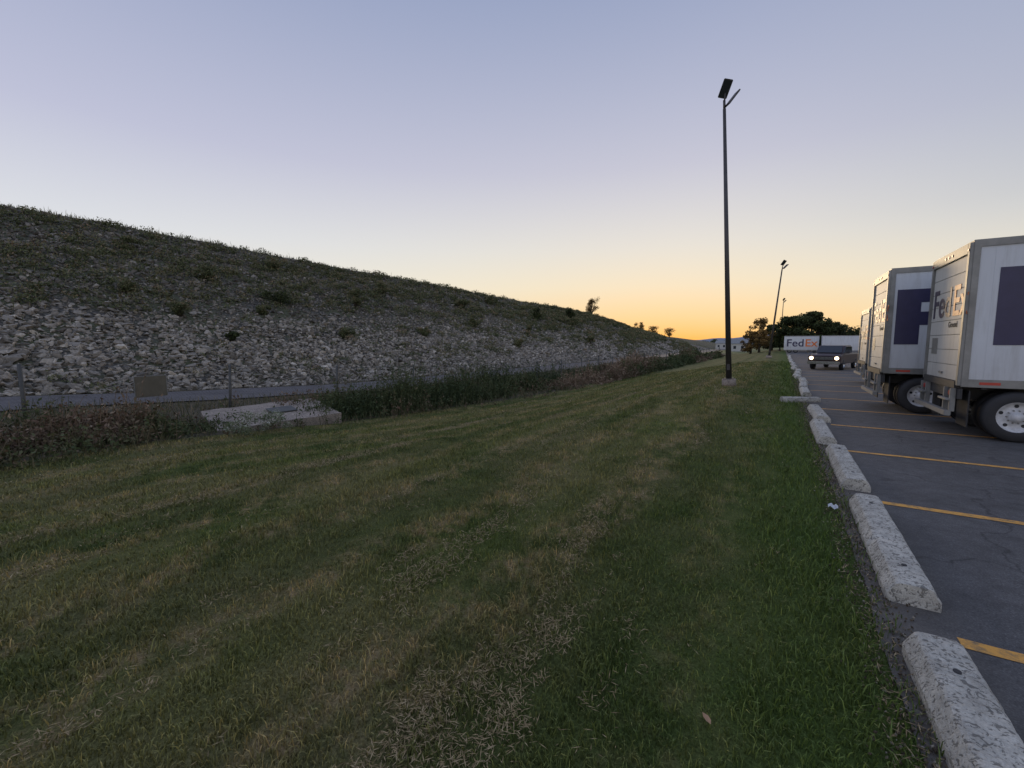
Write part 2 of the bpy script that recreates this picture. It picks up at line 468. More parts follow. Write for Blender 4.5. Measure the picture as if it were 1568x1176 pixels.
# ------------------------------------------------------------------ riprap
variants = []
for i in range(26):
    bm = bmesh.new()
    pts = rng.normal(size=(10, 3)); pts /= np.linalg.norm(pts, axis=1)[:, None]
    pts = np.sign(pts)*np.abs(pts)**.7
    pts *= rng.uniform(.8, 1.05, (10, 1))
    vs = [bm.verts.new(p) for p in pts]
    res = bmesh.ops.convex_hull(bm, input=vs)
    dl = [g for g in res['geom_interior'] if isinstance(g, bmesh.types.BMVert)]
    if dl: bmesh.ops.delete(bm, geom=dl, context='VERTS')
    bmesh.ops.triangulate(bm, faces=bm.faces)
    bm.verts.index_update()
    variants.append((np.array([v.co[:] for v in bm.verts]), np.array([[v.index for v in f.verts] for f in bm.faces])))
    bm.free()
def rand_rot(n, tiltmax=.6):
    za = rng.uniform(0, 2*math.pi, n); ta = rng.uniform(0, 2*math.pi, n); tt = rng.normal(0, tiltmax, n)
    cz, sz = np.cos(za), np.sin(za); o = 0*za
    Rz = np.stack([np.stack([cz, -sz, o], -1), np.stack([sz, cz, o], -1), np.stack([o, o, o+1], -1)], 1)
    kx, ky = np.cos(ta), np.sin(ta); c, s = np.cos(tt), np.sin(tt)
    Rt = np.stack([np.stack([c+kx*kx*(1-c), kx*ky*(1-c), ky*s], -1), np.stack([kx*ky*(1-c), c+ky*ky*(1-c), -kx*s], -1), np.stack([-ky*s, kx*s, c], -1)], 1)
    return np.einsum('nij,njk->nik', Rt, Rz)
def rocks(X, Y, size, rnd, name, mat):
    Vs = []; Fs = []; As = []; off = 0
    z = terrain(X, Y)+size*.15
    vi = rng.integers(0, len(variants), len(X))
    sc = np.stack([rng.uniform(.8, 1.15, len(X)), rng.uniform(.6, .95, len(X)), rng.uniform(.38, .75, len(X))], -1)*size[:, None]; rot = rand_rot(len(X))
    for i, (v, f) in enumerate(variants):
        m = np.where(vi == i)[0]
        if not len(m): continue
        P = np.einsum('nij,nkj->nki', rot[m], v[None]*sc[m][:, None, :])+np.stack([X[m], Y[m], z[m]], -1)[:, None, :]
        Fs.append((np.arange(len(m))[:, None, None]*len(v)+f).reshape(-1, 3)+off); off += len(m)*len(v)
        Vs.append(P.reshape(-1, 3)); As.append(np.repeat(rnd[m], len(v)))
    return np_mesh(name, np.concatenate(Vs), np.concatenate(Fs), mat, attr=np.concatenate(As))
def slope_rocks(n, y0, y1, smul):
    u = rng.random(n)**1.08; X = -29.7-28.6*u; Y = rng.uniform(y0, y1, n)
    size = rng.lognormal(-1.88, .38, n)*smul*np.where(u < .3, 1.15, .95)
    size = np.clip(size, .08, .42)
    hz = np.clip((u-.24+.18*pn(X, Y, .25)+.08*pn(X, Y, .9))/.34, 0, 1)
    rnd = np.clip(rng.normal(.58, .19, n)-.25*hz, 0, 1)
    keep = rng.random(n) > hz*(.35+.35*pn(X, Y, .6))
    return X[keep], Y[keep], size[keep], rnd[keep]
A = slope_rocks(54000, -3, 70, 1.0); B = slope_rocks(30000, 70, 230, 1.5)
A = [np.concatenate(t) for t in zip(A, B)]
M['rock'] = attr_mat('riprap_limestone', [(0, (.08, .070, .058)), (.35, (.18, .16, .132)), (.6, (.29, .255, .21)), (.85, (.42, .37, .30)), (1, (.60, .53, .43))], extra=7, bumpscale=.04)
rocks(*A, 'riprap_embankment', M['rock'])

# ------------------------------------------------------------------ leaf clumps
def leaf_quads(C, size):
    n = len(C)
    a = rng.normal(size=(n, 3)); a /= np.linalg.norm(a, axis=1)[:, None]
    b = np.cross(a, rng.normal(size=(n, 3))); b /= np.linalg.norm(b, axis=1)[:, None]
    size = np.broadcast_to(size, (n,))[:, None]
    a = a*size; b = b*size*.5
    return np.stack([C-a, C-b, C+a, C+b], 1).reshape(-1, 3), np.arange(n*4).reshape(-1, 4)

def clumps(centres, radii, per, leaf, name, mat, parent=None, squash=.8):
    Cs = []; At = []; Sz = []
    for (c, rr, pr, lf) in zip(centres, radii, per, leaf):
        d = rng.normal(size=(pr, 3)); d /= np.linalg.norm(d, axis=1)[:, None]
        q = d*(rng.random((pr, 1))**.45)*rr; q[:, 2] = q[:, 2]*squash
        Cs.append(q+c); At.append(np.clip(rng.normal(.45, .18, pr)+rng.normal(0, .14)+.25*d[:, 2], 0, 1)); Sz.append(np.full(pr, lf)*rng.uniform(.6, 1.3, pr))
    C = np.concatenate(Cs); V, F = leaf_quads(C, np.concatenate(Sz))
    return np_mesh(name, V, F, mat, attr=np.repeat(np.concatenate(At), 4), parent=parent)

M['scrub'] = attr_mat('scrub_leaves', [(0, (.045, .055, .024)), (.45, (.11, .125, .055)), (.75, (.165, .155, .08)), (1, (.25, .18, .11))])
M['leafdark'] = attr_mat('dark_leaves', [(0, (.018, .024, .011)), (.5, (.045, .06, .023)), (1, (.09, .105, .035))])
M['leafautumn'] = attr_mat('autumn_leaves', [(0, (.06, .04, .015)), (.5, (.16, .10, .033)), (1, (.28, .17, .055))])

n = 7800
u = rng.beta(1.8, 1.4, n); X = -29.5-29*u; Y = 210*rng.random(n)**1.35-2
k = rng.random(n) < np.clip(.16+.65*u+.9*pn(X, Y, .35)+.4*pn(X, Y, .9), 0, 1); X, Y, u = X[k], Y[k], u[k]
dist = np.hypot(X, Y); rad = rng.uniform(.15, .7, len(X))*(1+dist/180)
cz = terrain(X, Y)+rad*.35
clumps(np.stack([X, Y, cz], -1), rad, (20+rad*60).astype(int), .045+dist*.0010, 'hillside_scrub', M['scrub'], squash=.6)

n = 70000
u = rng.beta(2.0, 1.0, n); X = -30-29*u; Y = 250*rng.random(n)**1.3-4
k = rng.random(n) < np.clip(.3+.8*pn(X, Y, .5)+(u > .93)*.5, .05, 1); X, Y = X[k], Y[k]
dist = np.hypot(X, Y)
make_blades(X, Y, rng.uniform(.15, .5, len(X))*(1+(rng.random(len(X)) < .04)*.9), .016*(1+dist/35), 'slope_grass',
            attr_mat('slope_grass_blades', [(0, (.06, .075, .03)), (.5, (.14, .15, .065)), (1, (.32, .26, .15))]), .6)

def shrub(name, X, Y, hgt, wid, mat, leaf, per=60, n=14):
    z = float(terrain(X, Y)); e = empty(name, (X, Y, z))
    cs = []; rs = []
    for i in range(n):
        a = random.uniform(0, 6.28); rr = random.uniform(0, .5)*wid; hh = random.uniform(.2, .95)*hgt
        top = Vector((math.cos(a)*rr*(.4+.6*hh/hgt), math.sin(a)*rr*(.4+.6*hh/hgt), hh))
        cyl('stem_%d' % i, (math.cos(a)*.05, math.sin(a)*.05, -.05), top, .02*hgt, .006*hgt, M['bark'], e, 6)
        cs.append(np.array(top)); rs.append(random.uniform(.10, .22)*wid)
    clumps(cs, rs, [per]*n, [leaf]*n, 'foliage', mat, e)
    return e
for (X, Y, hh, w) in [(-43.6, 25, 1.2, 3.4), (-39.5, 14.9, 1.4, 1.8), (-43, 12.8, .9, 2.2), (-44.4, 35, 2.2, 2.8), (-41, 54, 1.6, 3), (-46, 84, 2.8, 3.6), (-41, 22, .8, 1.6), (-36, 17, .8, 1.2),
                          (-40, 70, 1.5, 2.5), (-48, 60, 1.8, 3), (-50, 44, 1.6, 3.5), (-38, 40, 1, 2), (-47, 20, 1.2, 2.4), (-45, 100, 2.4, 4), (-50, 110, 2.6, 4),
                          (-52, 16, 1.3, 2.6), (-53, 30, 1.4, 3), (-37, 28, 1, 1.8), (-35, 58, 1.3, 2.4), (-52, 75, 2, 3.6), (-36, 90, 1.6, 3)]:
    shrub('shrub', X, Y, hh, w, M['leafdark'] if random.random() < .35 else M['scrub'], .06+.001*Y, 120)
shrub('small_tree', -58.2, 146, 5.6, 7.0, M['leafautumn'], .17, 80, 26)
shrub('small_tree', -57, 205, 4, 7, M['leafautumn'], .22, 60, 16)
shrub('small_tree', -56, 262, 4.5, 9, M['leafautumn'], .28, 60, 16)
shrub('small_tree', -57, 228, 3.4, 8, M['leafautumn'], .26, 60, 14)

# ------------------------------------------------------------------ weeds by the fence
n = 56000
Y = 118*rng.random(n)**1.5-4
wid = 2.1+.6*pn(Y*0, Y, .3)
X = -14.4+rng.uniform(-1, 1, n)*wid+rng.normal(0, .35, n)
dens = np.clip(.52+1.1*pn(X, Y, .75)+.6*pn(X, Y, 2.3), .06, 1)
gap = (np.abs(Y-6.6) < 1.9) & (X > -15.8)
k = (X < -11.6) & (rng.random(n) < dens) & ~(gap & (rng.random(n) < .8)); X, Y, dens, gap = X[k], Y[k], dens[k], gap[k]; n = len(X)
z = terrain(X, Y); dist = np.hypot(X, Y)
Hh = rng.uniform(.15, .78, n)*(.5+.75*dens)*np.clip(1+.6*pn(X, Y, .9)+.6*pn(X, Y, 2.6), .25, 2)*(1+.5*np.clip((Y-9)/6, 0, 1))
Hh *= np.clip((-X-11.2)/1.8, .3, 1); Hh[gap] *= .4
Hh[rng.random(n) < .03] *= 1.5
la = rng.uniform(0, 6.28, n); ll = rng.uniform(0, .6, n)*Hh; a = rng.uniform(0, 6.28, n); w = .005*(1+dist/14)
base = np.stack([X, Y, z], -1); tip = base+np.stack([np.cos(la)*ll, np.sin(la)*ll, Hh], -1)
s = np.stack([np.cos(a)*w, np.sin(a)*w, 0*a], -1)
P = np.stack([base-s, base+s, tip+s*.4, tip-s*.4], 1).reshape(-1, 3); F = np.arange(n*4).reshape(-1, 4)
rv = np.clip(rng.random(n)*.35+.75*pn(X, Y, .6)+.35, 0, 1); att = np.repeat(rv, 4)
m_ = 6
t = rng.uniform(.15, 1.0, (n, m_, 1)); Cq = base[:, None]*(1-t)+tip[:, None]*t+rng.normal(0, .05, (n, m_, 3))
ls = np.repeat(.024*(1+dist/16), m_)*rng.uniform(.6, 1.5, n*m_)
V2, F2 = leaf_quads(Cq.reshape(-1, 3), ls)
att2 = np.repeat(np.clip(np.repeat(rv, m_)+rng.normal(0, .12, n*m_), 0, 1), 4)
M['weed'] = attr_mat('weed_leaves', [(0, (.045, .062, .025)), (.4, (.085, .10, .042)), (.6, (.12, .095, .055)), (.85, (.165, .105, .072)), (1, (.28, .21, .14))])
np_mesh('roadside_weeds', np.concatenate([P, V2]), np.concatenate([F, F2+len(P)]), M['weed'], attr=np.concatenate([att, att2]))
n = 34000
Y = 130*rng.random(n)**1.4-4; X = rng.uniform(-23, -12, n)
k = rng.random(n) < np.clip(.7+.6*pn(X, Y, 1.2), .1, 1); X, Y = X[k], Y[k]; n = len(X)
make_blades(X, Y, rng.uniform(.08, .40, n)*(1+.4*pn(X, Y, 1)), .010*(1+np.hypot(X, Y)/20), 'verge_grass',
            attr_mat('verge_blades', [(0, (.055, .068, .03)), (.6, (.13, .12, .058)), (1, (.26, .20, .125))]), .7)
e = empty('flowering_bush', (-12.4, 6.3, float(terrain(-12.4, 6.3))))
cs = [np.array((random.uniform(-.5, .5), random.uniform(-.8, .8), random.uniform(.08, .5))) for _ in range(26)]
clumps(cs, [.2]*26, [90]*26, [.026]*26, 'foliage', attr_mat('pale_leaves', [(0, (.08, .10, .045)), (.6, (.17, .19, .11)), (.85, (.36, .37, .28)), (1, (.5, .5, .42))]), e)

# ------------------------------------------------------------------ chain link fence
fe = empty('chain_link_fence')
FX = -16.0
ypost = [-1.9, 2.6, 7.3, 11.5, 16.0, 20.4]+[20.4+4.4*i for i in range(1, 24)]
FH = 1.78
for i, y in enumerate(ypost):
    z = float(terrain(FX, y))
    cyl('post_%d' % i, (FX, y, z-.05), (FX+random.uniform(-.04, .04), y+random.uniform(-.08, .12), z+FH+.08), .045, .043, M['fence'], fe, 10)
Vw = []; Fw = []
def wire(p, q, r):
    p = np.array(p); q = np.array(q); o = len(Vw)
    for c in (p, q):
        for a in (0, 2.09, 4.19): Vw.append(c+np.array([math.cos(a)*r, math.sin(a)*r*.7, math.sin(a)*r*.7]))
    for i in range(3): Fw.append((o+i, o+(i+1) % 3, o+3+(i+1) % 3, o+3+i))
for i in range(len(ypost)-1):
    y0, y1 = ypost[i], ypost[i+1]
    z0, z1 = float(terrain(FX, y0)), float(terrain(FX, y1))
    for hh in (FH, .06): wire((FX+.04, y0, z0+hh), (FX+.04, y1, z1+hh), .010)
    if y0 < 60:
        y = y0
        while y < y1:
            zz = z0+(z1-z0)*(y-y0)/(y1-y0)
            wire((FX+.045, y, zz+.05), (FX+.045, y+1.6, zz+FH), .0019)
            wire((FX+.048, y+1.6, zz+.05), (FX+.048, y, zz+FH), .0019)
            y += .10
np_mesh('wire_mesh', Vw, Fw, M['fence'], parent=fe)
z = float(terrain(FX, 5.1))
e = empty('fence_sign', (FX+.08, 5.15, z+1.15))
box('plate', -.006, .006, -.38, .38, -.30, .30, M['rust'], e, .004)
box('rim', -.012, -.007, -.40, .40, -.32, .32, M['galv'], e)

def slab():
    bm = bmesh.new(); bmesh.ops.create_grid(bm, x_segments=18, y_segments=16, size=.5)
    e = empty('concrete_culvert', (-14.2, 7.75, float(terrain(-14.2, 7.75))))
    e.rotation_euler = (R(2), R(6), R(-14))
    for v in bm.verts:
        v.co.x = v.co.x*2.6+mn.noise(v.co*9)*.05; v.co.y = v.co.y*3.5+mn.noise(v.co*8+Vector((3, 1, 0)))*.05; v.co.z = .34+mn.noise(v.co*2)*.03
    g = bmesh.ops.extrude_face_region(bm, geom=bm.faces[:])
    for v in [x for x in g['geom'] if isinstance(x, bmesh.types.BMVert)]: v.co.z -= .55
    bmesh.ops.recalc_face_normals(bm, faces=bm.faces)
    bm_obj('slab', bm, M['slab'], e)
    box('hatch', -.35, .35, -.1, .7, .365, .395, M['fence'], e, .01)
slab()

# ------------------------------------------------------------------ street lamps
def lamp(x, y, lean, H=11.7, s=1.0, rz=0):
    e = empty('street_lamp', (x, y, float(terrain(x, y))), (0, lean, 0))
    cyl('concrete_base', (0, 0, -.1), (0, 0, .30), .29*s, .28*s, M['slab'], e, 24)
    box('base_plate', -.2, .2, -.2, .2, .30, .34, M['pole'], e)
    box('hand_hole_cover', -.06, .06, -.125*s, -.11*s, .7, .95, M['pole'], e)
    cyl('shaft', (0, 0, .34), (0, 0, H), .118*s, .062*s, M['pole'], e, 16)
    cyl('tenon', (0, 0, H), (0, 0, H+.35), .05, .05, M['pole'], e, 12)
    h1 = empty('flood_head_a', (.06, -.1, H+.75)); h1.parent = e; h1.rotation_euler = (R(-58), R(24), R(rz+12))
    box('housing', -.18, .18, -.34, .34, -.05, .05, M['pole'], h1, .02)
    box('lens', -.15, .15, -.30, .30, -.058, -.051, M['glass'], h1)
    for k in range(6): box('fin_%d' % k, -.15+k*.055, -.13+k*.055, -.3, .3, .05, .09, M['pole'], h1)
    cyl('bracket_a', (0, 0, H+.25), (.05, -.05, H+.6), .035, .035, M['pole'], e, 10)
    h2 = empty('flood_head_b', (.30, .0, H+.32)); h2.parent = e; h2.rotation_euler = (R(6), R(-50), R(rz+30))
    box('housing', -.36, .36, -.20, .20, -.03, .03, M['pole'], h2, .015)
    box('lens', -.32, .32, -.17, .17, -.037, -.031, M['glass'], h2)
    cyl('bracket_b', (0, 0, H+.05), (.22, 0, H+.25), .035, .035, M['pole'], e, 10)
    return e
lamp(-1.9, 21, R(-3.3))
lamp(-1.35, 62, R(4.6), 10.7, 1.1)
lamp(-.5, 120, R(1), 11.2, 1.1)

# ------------------------------------------------------------------ box trucks
def text(body, size, mat, parent, loc, rot, name, bold=.0):
    cu = bpy.data.curves.new(name, 'FONT'); cu.body = body; cu.size = size; cu.extrude = .002; cu.offset = bold
    cu.space_character = 1.0+bold*1.2/size
    cu.materials.append(mat)
    o = bpy.data.objects.new(name, cu); col.objects.link(o); o.parent = parent
    o.location = loc; o.rotation_euler = rot
    return o
REAR = Matrix(((0, 0, -1), (-1, 0, 0), (0, 1, 0))).to_euler()

def wheel(parent, x, y, r, sgn, name, hubmat=None):
    hubmat = hubmat or M['hub']
    w = .14
    c = (x, y, r)
    lathe(name+'_tyre', [(r*.60, sgn*w), (r*.64, sgn*w*1.05), (r*.92, sgn*w), (r, sgn*w*.75), (r, -sgn*w*.75), (r*.92, -sgn*w), (r*.6, -sgn*w)], c, 'y', M['black'], parent, 40)
    lathe(name+'_rim', [(r*.60, sgn*w*.98), (r*.56, sgn*w*.9), (r*.52, sgn*w*.35), (r*.36, sgn*w*.25), (r*.30, sgn*w*.45), (r*.2, sgn*w*.5), (r*.19, sgn*w*1.0), (0.001, sgn*w*1.05)], c, 'y', hubmat, parent, 32)
    for k in range(5):
        a = k*2*math.pi/5+.3
        cyl(name+'_hand_hole_%d' % k, (x+math.cos(a)*r*.43, y+sgn*w*.20, r+math.sin(a)*r*.43), (x+math.cos(a)*r*.43, y+sgn*w*.34, r+math.sin(a)*r*.43), .032, .032, M['black'], parent, 12)
    for k in range(10):
        a = k*math.pi/5
        cyl(name+'_nut_%d' % k, (x+math.cos(a)*r*.26, y+sgn*w*.42, r+math.sin(a)*r*.26), (x+math.cos(a)*r*.26, y+sgn*w*.60, r+math.sin(a)*r*.26), .016, .014, M['galv'], parent, 6)

def box_truck(x, y, W=2.4, L=7.4, z0=1.02, z1=3.74, fx=.38, fz=.78):
    e = empty('delivery_truck', (x, y, .009))
    h = W/2
    box('cargo_body', .06, L, -h+.012, h-.012, z0+.10, z1-.03, M['white'], e)
    for sgn in (-1, 1):
        ys = sgn*(h-.012)
        lo, hi = sorted((ys, ys+sgn*.02))
        box('bottom_rail', .10, L, lo, hi, z0-.02, z0+.13, M['alu'], e)
        box('top_rail', .10, L, lo, hi, z1-.12, z1-.012, M['alu'], e)
        lo2, hi2 = sorted((ys+sgn*.020, ys+sgn*.023))
        k = .25
        while k < L-.4:
            box('reflector', k, k+.28, lo2, hi2, z0+.03, z0+.08, M['tape'], e); k += .75
        k = .30
        while k < L:
            lo3, hi3 = sorted((ys, ys+sgn*.004)); box('panel_seam', k, k+.02, lo3, hi3, z0+.13, z1-.12, M['white'], e)
            k += .61
        lo4, hi4 = sorted((ys, ys+sgn*.026))
        box('side_post', -.0, .10, lo4, hi4, z0-.02, z1, M['alu'], e, .006)
    box('roof', .0, L+.02, -h, h, z1-.03, z1+.015, M['alu'], e, .008)
    for sgn in (-1, 1):
        lo, hi = sorted((sgn*h, sgn*(h-.11))); box('rear_post', -.05, .06, lo, hi, z0-.0, z1-.03, M['alu'], e, .008)
    box('rear_header', -.05, .06, -h+.112, h-.112, z1-.22, z1-.03, M['alu'], e, .006)
    box('rear_sill', -.06, .06, -h+.112, h-.112, z0-.06, z0+.08, M['dark'], e, .006)
    nz = 8; zz0 = z0+.08; dz = (z1-.22-zz0)/nz
    for k in range(nz):
        box('door_panel_%d' % k, -.012, .03, -h+.112, h-.112, zz0+k*dz+.004, zz0+(k+1)*dz-.004, M['door'], e, .005)
    box('door_back', .031, .055, -h+.112, h-.112, zz0, z1-.22, M['dark'], e)
    box('door_handle', -.04, -.013, -.10, .10, zz0+.10, zz0+.14, M['galv'], e, .004)
    box('placard', -.018, -.0125, h-.75, h-.35, zz0+.50, zz0+.85, M['alu'], e)
    for yy in (-.22, 0, .22): cyl('marker_light', (-.06, yy, z1-.12), (-.045, yy, z1-.12), .03, .03, M['red'], e, 12)
    for yy in (-h+.055, h-.055): cyl('corner_marker', (-.06, yy, z1-.16), (-.045, yy, z1-.16), .028, .028, M['red'], e, 12)
    text('Fed', .86, M['purple'], e, (-.019, .98, z1-1.34), REAR, 'rear_lettering', .012)
    text('Ex', .86, M['orange'], e, (-.019, -.36, z1-1.34), REAR, 'rear_lettering_b', .012)
    text('Ground', .17, M['dark'], e, (-.019, -.2, z1-1.58), REAR, 'rear_small_lettering')
    ys = -(h-.012)-.008
    fz = z0+fz; fh = 1.42
    box('letter_f_stem', fx, fx+.48, ys, ys+.007, fz, fz+fh, M['purple'], e)
    box('letter_f_arm', fx+.48, fx+1.15, ys, ys+.007, fz+fh-.34, fz+fh, M['purple'], e)
    box('letter_f_bar', fx+.48, fx+1.08, ys, ys+.007, fz+.50, fz+.84, M['purple'], e)
    text('ed', 2.0, M['purple'], e, (fx+1.2, ys+.004, fz), (R(90), 0, 0), 'side_lettering', .05)
    text('Ex', 2.0, M['orange'], e, (fx+3.5, ys+.004, fz), (R(90), 0, 0), 'side_lettering_b', .05)
    for sgn in (-1, 1):
        lo, hi = sorted((sgn*.35, sgn*.45)); box('frame_rail', .1, L+1.5, lo, hi, z0-.32, z0-.062, M['dark'], e)
    for k in range(9): box('cross_member_%d' % k, .3+k*.8, .38+k*.8, -h+.05, h-.05, z0-.06, z0+.09, M['dark'], e)
    for sgn in (-1, 1):
        for yy in (h-.12, h-.50):
            lo, hi = sorted((sgn*yy, sgn*(yy-.07))); box('bumper_hanger', -.10, -.02, lo, hi, .50, z0-.062, M['galv'], e, .005)
        lo, hi = sorted((sgn*(h-.10), sgn*(h-.60)))
        box('step_tread', -.17, -.101, lo, hi, .72, .76, M['galv'], e, .005)
        cyl('tail_light', (-.08, sgn*(h-.3), z0-.16), (-.02, sgn*(h-.3), z0-.16), .05, .05, M['red'], e, 14)
        lo, hi = sorted((sgn*(h-.05), sgn*(h-.65)))
        box('mud_flap', 1.45, 1.47, lo, hi, .16, z0-.1, M['black'], e)
        box('mud_flap_rear', .14, .16, lo, hi, .22, z0-.1, M['black'], e)
    box('bumper_bar', -.18, -.08, -h+.06, h-.06, .42, .52, M['galv'], e, .01)
    box('light_bar', -.018, .05, -h+.05, h-.05, z0-.26, z0-.063, M['dark'], e)
    wr = .47
    for sgn in (-1, 1):
        wheel(e, .80, sgn*(h-.16), wr, sgn, 'rear_wheel'); wheel(e, .80, sgn*(h-.46), wr, sgn, 'rear_inner_wheel')
        wheel(e, L+1.05, sgn*(h-.2), wr, sgn, 'front_wheel')
    cyl('rear_axle', (.80, -h+.3, wr), (.80, h-.3, wr), .09, .09, M['dark'], e, 12)
    box('fuel_tank', 3.6, 4.9, -h+.1, -h+.6, .45, z0-.08, M['alu'], e, .08)
    bm = bmesh.new()
    prof = [(L+.15, .55), (L+.15, 2.75), (L+.9, 2.8), (L+1.55, 2.0), (L+1.75, 1.75), (L+2.35, 1.6), (L+2.45, .55)]
    fa = [bm.verts.new((p[0], -h+.15, p[1])) for p in prof]; fb = [bm.verts.new((p[0], h-.15, p[1])) for p in prof]
    bm.faces.new(fa); bm.faces.new(list(reversed(fb)))
    for i in range(len(prof)):
        j = (i+1) % len(prof); bm.faces.new((fa[j], fa[i], fb[i], fb[j]))
    bmesh.ops.recalc_face_normals(bm, faces=bm.faces)
    bmesh.ops.bevel(bm, geom=bm.edges[:], offset=.06, segments=2, affect='EDGES')
    bm_obj('cab', bm, M['white'], e)
    for sgn in (-1, 1):
        lo, hi = sorted((sgn*(h-.152), sgn*(h-.142))); box('cab_window', L+.35, L+1.05, lo, hi, 1.85, 2.5, M['glass'], e)
    return e
box_truck(2.94, 12.75, 2.38)
box_truck(2.33, 16.15, 2.2, z0=1.05, z1=3.77, fx=.16, fz=.75)
box_truck(3.15, 25.2, 2.3, z0=.95, z1=3.35, fz=.6)

def trailer(x, y, L, lettering):
    e = empty('semi_trailer', (x, y, .0))
    box('trailer_body', 0, L, -1.2, 1.2, .45, 3.15, M['white'], e, .02)
    box('bottom_rail', .02, L-.02, -1.215, -1.203, .43, .57, M['alu'], e)
    box('top_rail', .02, L-.02, -1.215, -1.203, 3.03, 3.14, M['alu'], e)
    for k in (.9, 1.9): wheel(e, k, -.95, .42, -1, 'wheel', M['galv']); wheel(e, k, .95, .42, 1, 'wheel_b', M['galv'])
    box('landing_leg', L-1.6, L-1.45, -.8, -.65, .01, .449, M['galv'], e)
    box('landing_leg_b', L-1.6, L-1.45, .65, .8, .01, .449, M['galv'], e)
    if lettering:
        text('Fed', 1.9, M['purple'], e, (.35, -1.212, 1.2), (R(90), 0, 0), 'lettering', .03)
        text('Ex', 1.9, M['orange'], e, (3.25, -1.212, 1.2), (R(90), 0, 0), 'lettering_b', .03)
    return e
trailer(.25, 98, 5.4, True)
trailer(6.0, 96, 9.5, False)

# ------------------------------------------------------------------ pickup
def pickup(x, y, rz):
    e = empty('pickup_truck', (x, y, .009), (0, 0, rz))
    def prof_body(name, prof, w, mat, bev=.05):
        bm = bmesh.new()
        fa = [bm.verts.new((-w, p[0], p[1])) for p in prof]; fb = [bm.verts.new((w, p[0], p[1])) for p in prof]
        bm.faces.new(fa); bm.faces.new(list(reversed(fb)))
        for i in range(len(prof)):
            j = (i+1) % len(prof); bm.faces.new((fa[j], fa[i], fb[i], fb[j]))
        bmesh.ops.recalc_face_normals(bm, faces=bm.faces)
        bmesh.ops.bevel(bm, geom=bm.edges[:], offset=bev, segments=3, affect='EDGES')
        return bm_obj(name, bm, mat, e)
    prof_body('body', [(-2.6, .42), (-2.62, .92), (-2.45, 1.04), (-1.3, 1.12), (2.7, 1.12), (2.72, .5), (2.0, .42)], .93, M['pick'], .06)
    prof_body('cab', [(-1.35, 1.08), (-.65, 1.66), (.95, 1.66), (1.15, 1.08)], .80, M['pick'], .06)
    prof_body('glass', [(-1.28, 1.12), (-.70, 1.58), (.93, 1.58), (1.08, 1.12)], .808, M['glass'], .02)
    bm = bmesh.new()
    q = [bm.verts.new(c) for c in ((-.70, -1.30, 1.14), (.70, -1.30, 1.14), (.62, -.74, 1.60), (-.62, -.74, 1.60))]
    bm.faces.new(q)
    bmesh.ops.translate(bm, verts=bm.verts, vec=(0, -.03, .03))
    bm_obj('windscreen', bm, M['glass'], e)
    box('grille', -.52, .52, -2.66, -2.60, .68, .92, M['dark'], e, .01)
    for k in range(3): box('grille_bar_%d' % k, -.52, .52, -2.672, -2.661, .71+k*.07, .735+k*.07, M['chrome'], e)
    box('front_bumper', -.93, .93, -2.78, -2.63, .40, .60, M['chrome'], e, .03)
    for s in (-1, 1):
        cyl('headlamp', (s*.72, -2.68, .81), (s*.72, -2.60, .81), .11, .11, M['lampon'], e, 20)
        box('side_mirror', *sorted((s*.88, s*1.08)), -1.05, -.95, 1.12, 1.30, M['dark'], e, .02)
        for yy in (-1.7, 1.7):
            lathe('tyre', [(.20, s*.12), (.33, s*.12), (.37, s*.08), (.37, -s*.10), (.2, -s*.1)], (s*.83, yy, .37), 'x', M['black'], e, 28)
            lathe('rim', [(.20, s*.115), (.17, s*.05), (.05, s*.06), (.001, s*.08)], (s*.83, yy, .37), 'x', M['chrome'], e, 20)
    box('bed_interior', -.78, .78, 1.3, 2.6, 1.121, 1.126, M['dark'], e)
    return e
pickup(3.2, 38.6, R(-17))

# ------------------------------------------------------------------ trees
def tree(name, X, Y, H, W, mat, leaf=.22, nb=46, per=110, trunk=.28):
    z = float(terrain(X, Y)); e = empty(name, (X, Y, z))
    cyl('trunk', (0, 0, -.1), (random.uniform(-.2, .2), 0, H*.55), trunk, trunk*.4, M['bark'], e, 12)
    cs = []; rs = []; pr = []
    for i in range(nb):
        a = random.uniform(0, 6.28); t = random.uniform(0, 1)
        hh = H*(.14+.76*t); prof = math.sin(math.pi*min(1, .25+.70*t))**.55
        rr = W/2*prof*random.uniform(.2, 1)
        c = Vector((math.cos(a)*rr, math.sin(a)*rr, hh))
        if i % 4 == 0: cyl('limb_%d' % i, (0, 0, H*random.uniform(.15, .5)), c, trunk*.3, trunk*.08, M['bark'], e, 6)
        cs.append(np.array(c)); rs.append(random.uniform(.09, .18)*W); pr.append(per)
    clumps(cs, rs, pr, [leaf]*nb, 'crown', mat, e, .75)
    return e
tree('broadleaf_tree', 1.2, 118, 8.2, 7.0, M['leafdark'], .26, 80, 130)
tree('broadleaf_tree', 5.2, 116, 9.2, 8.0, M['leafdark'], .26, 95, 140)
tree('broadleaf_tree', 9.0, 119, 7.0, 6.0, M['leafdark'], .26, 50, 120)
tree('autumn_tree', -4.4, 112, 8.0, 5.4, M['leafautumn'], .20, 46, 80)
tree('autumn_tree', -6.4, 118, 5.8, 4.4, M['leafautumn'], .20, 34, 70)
tree('broadleaf_tree', -2.2, 124, 6.8, 5.2, M['leafdark'], .24, 46, 100)

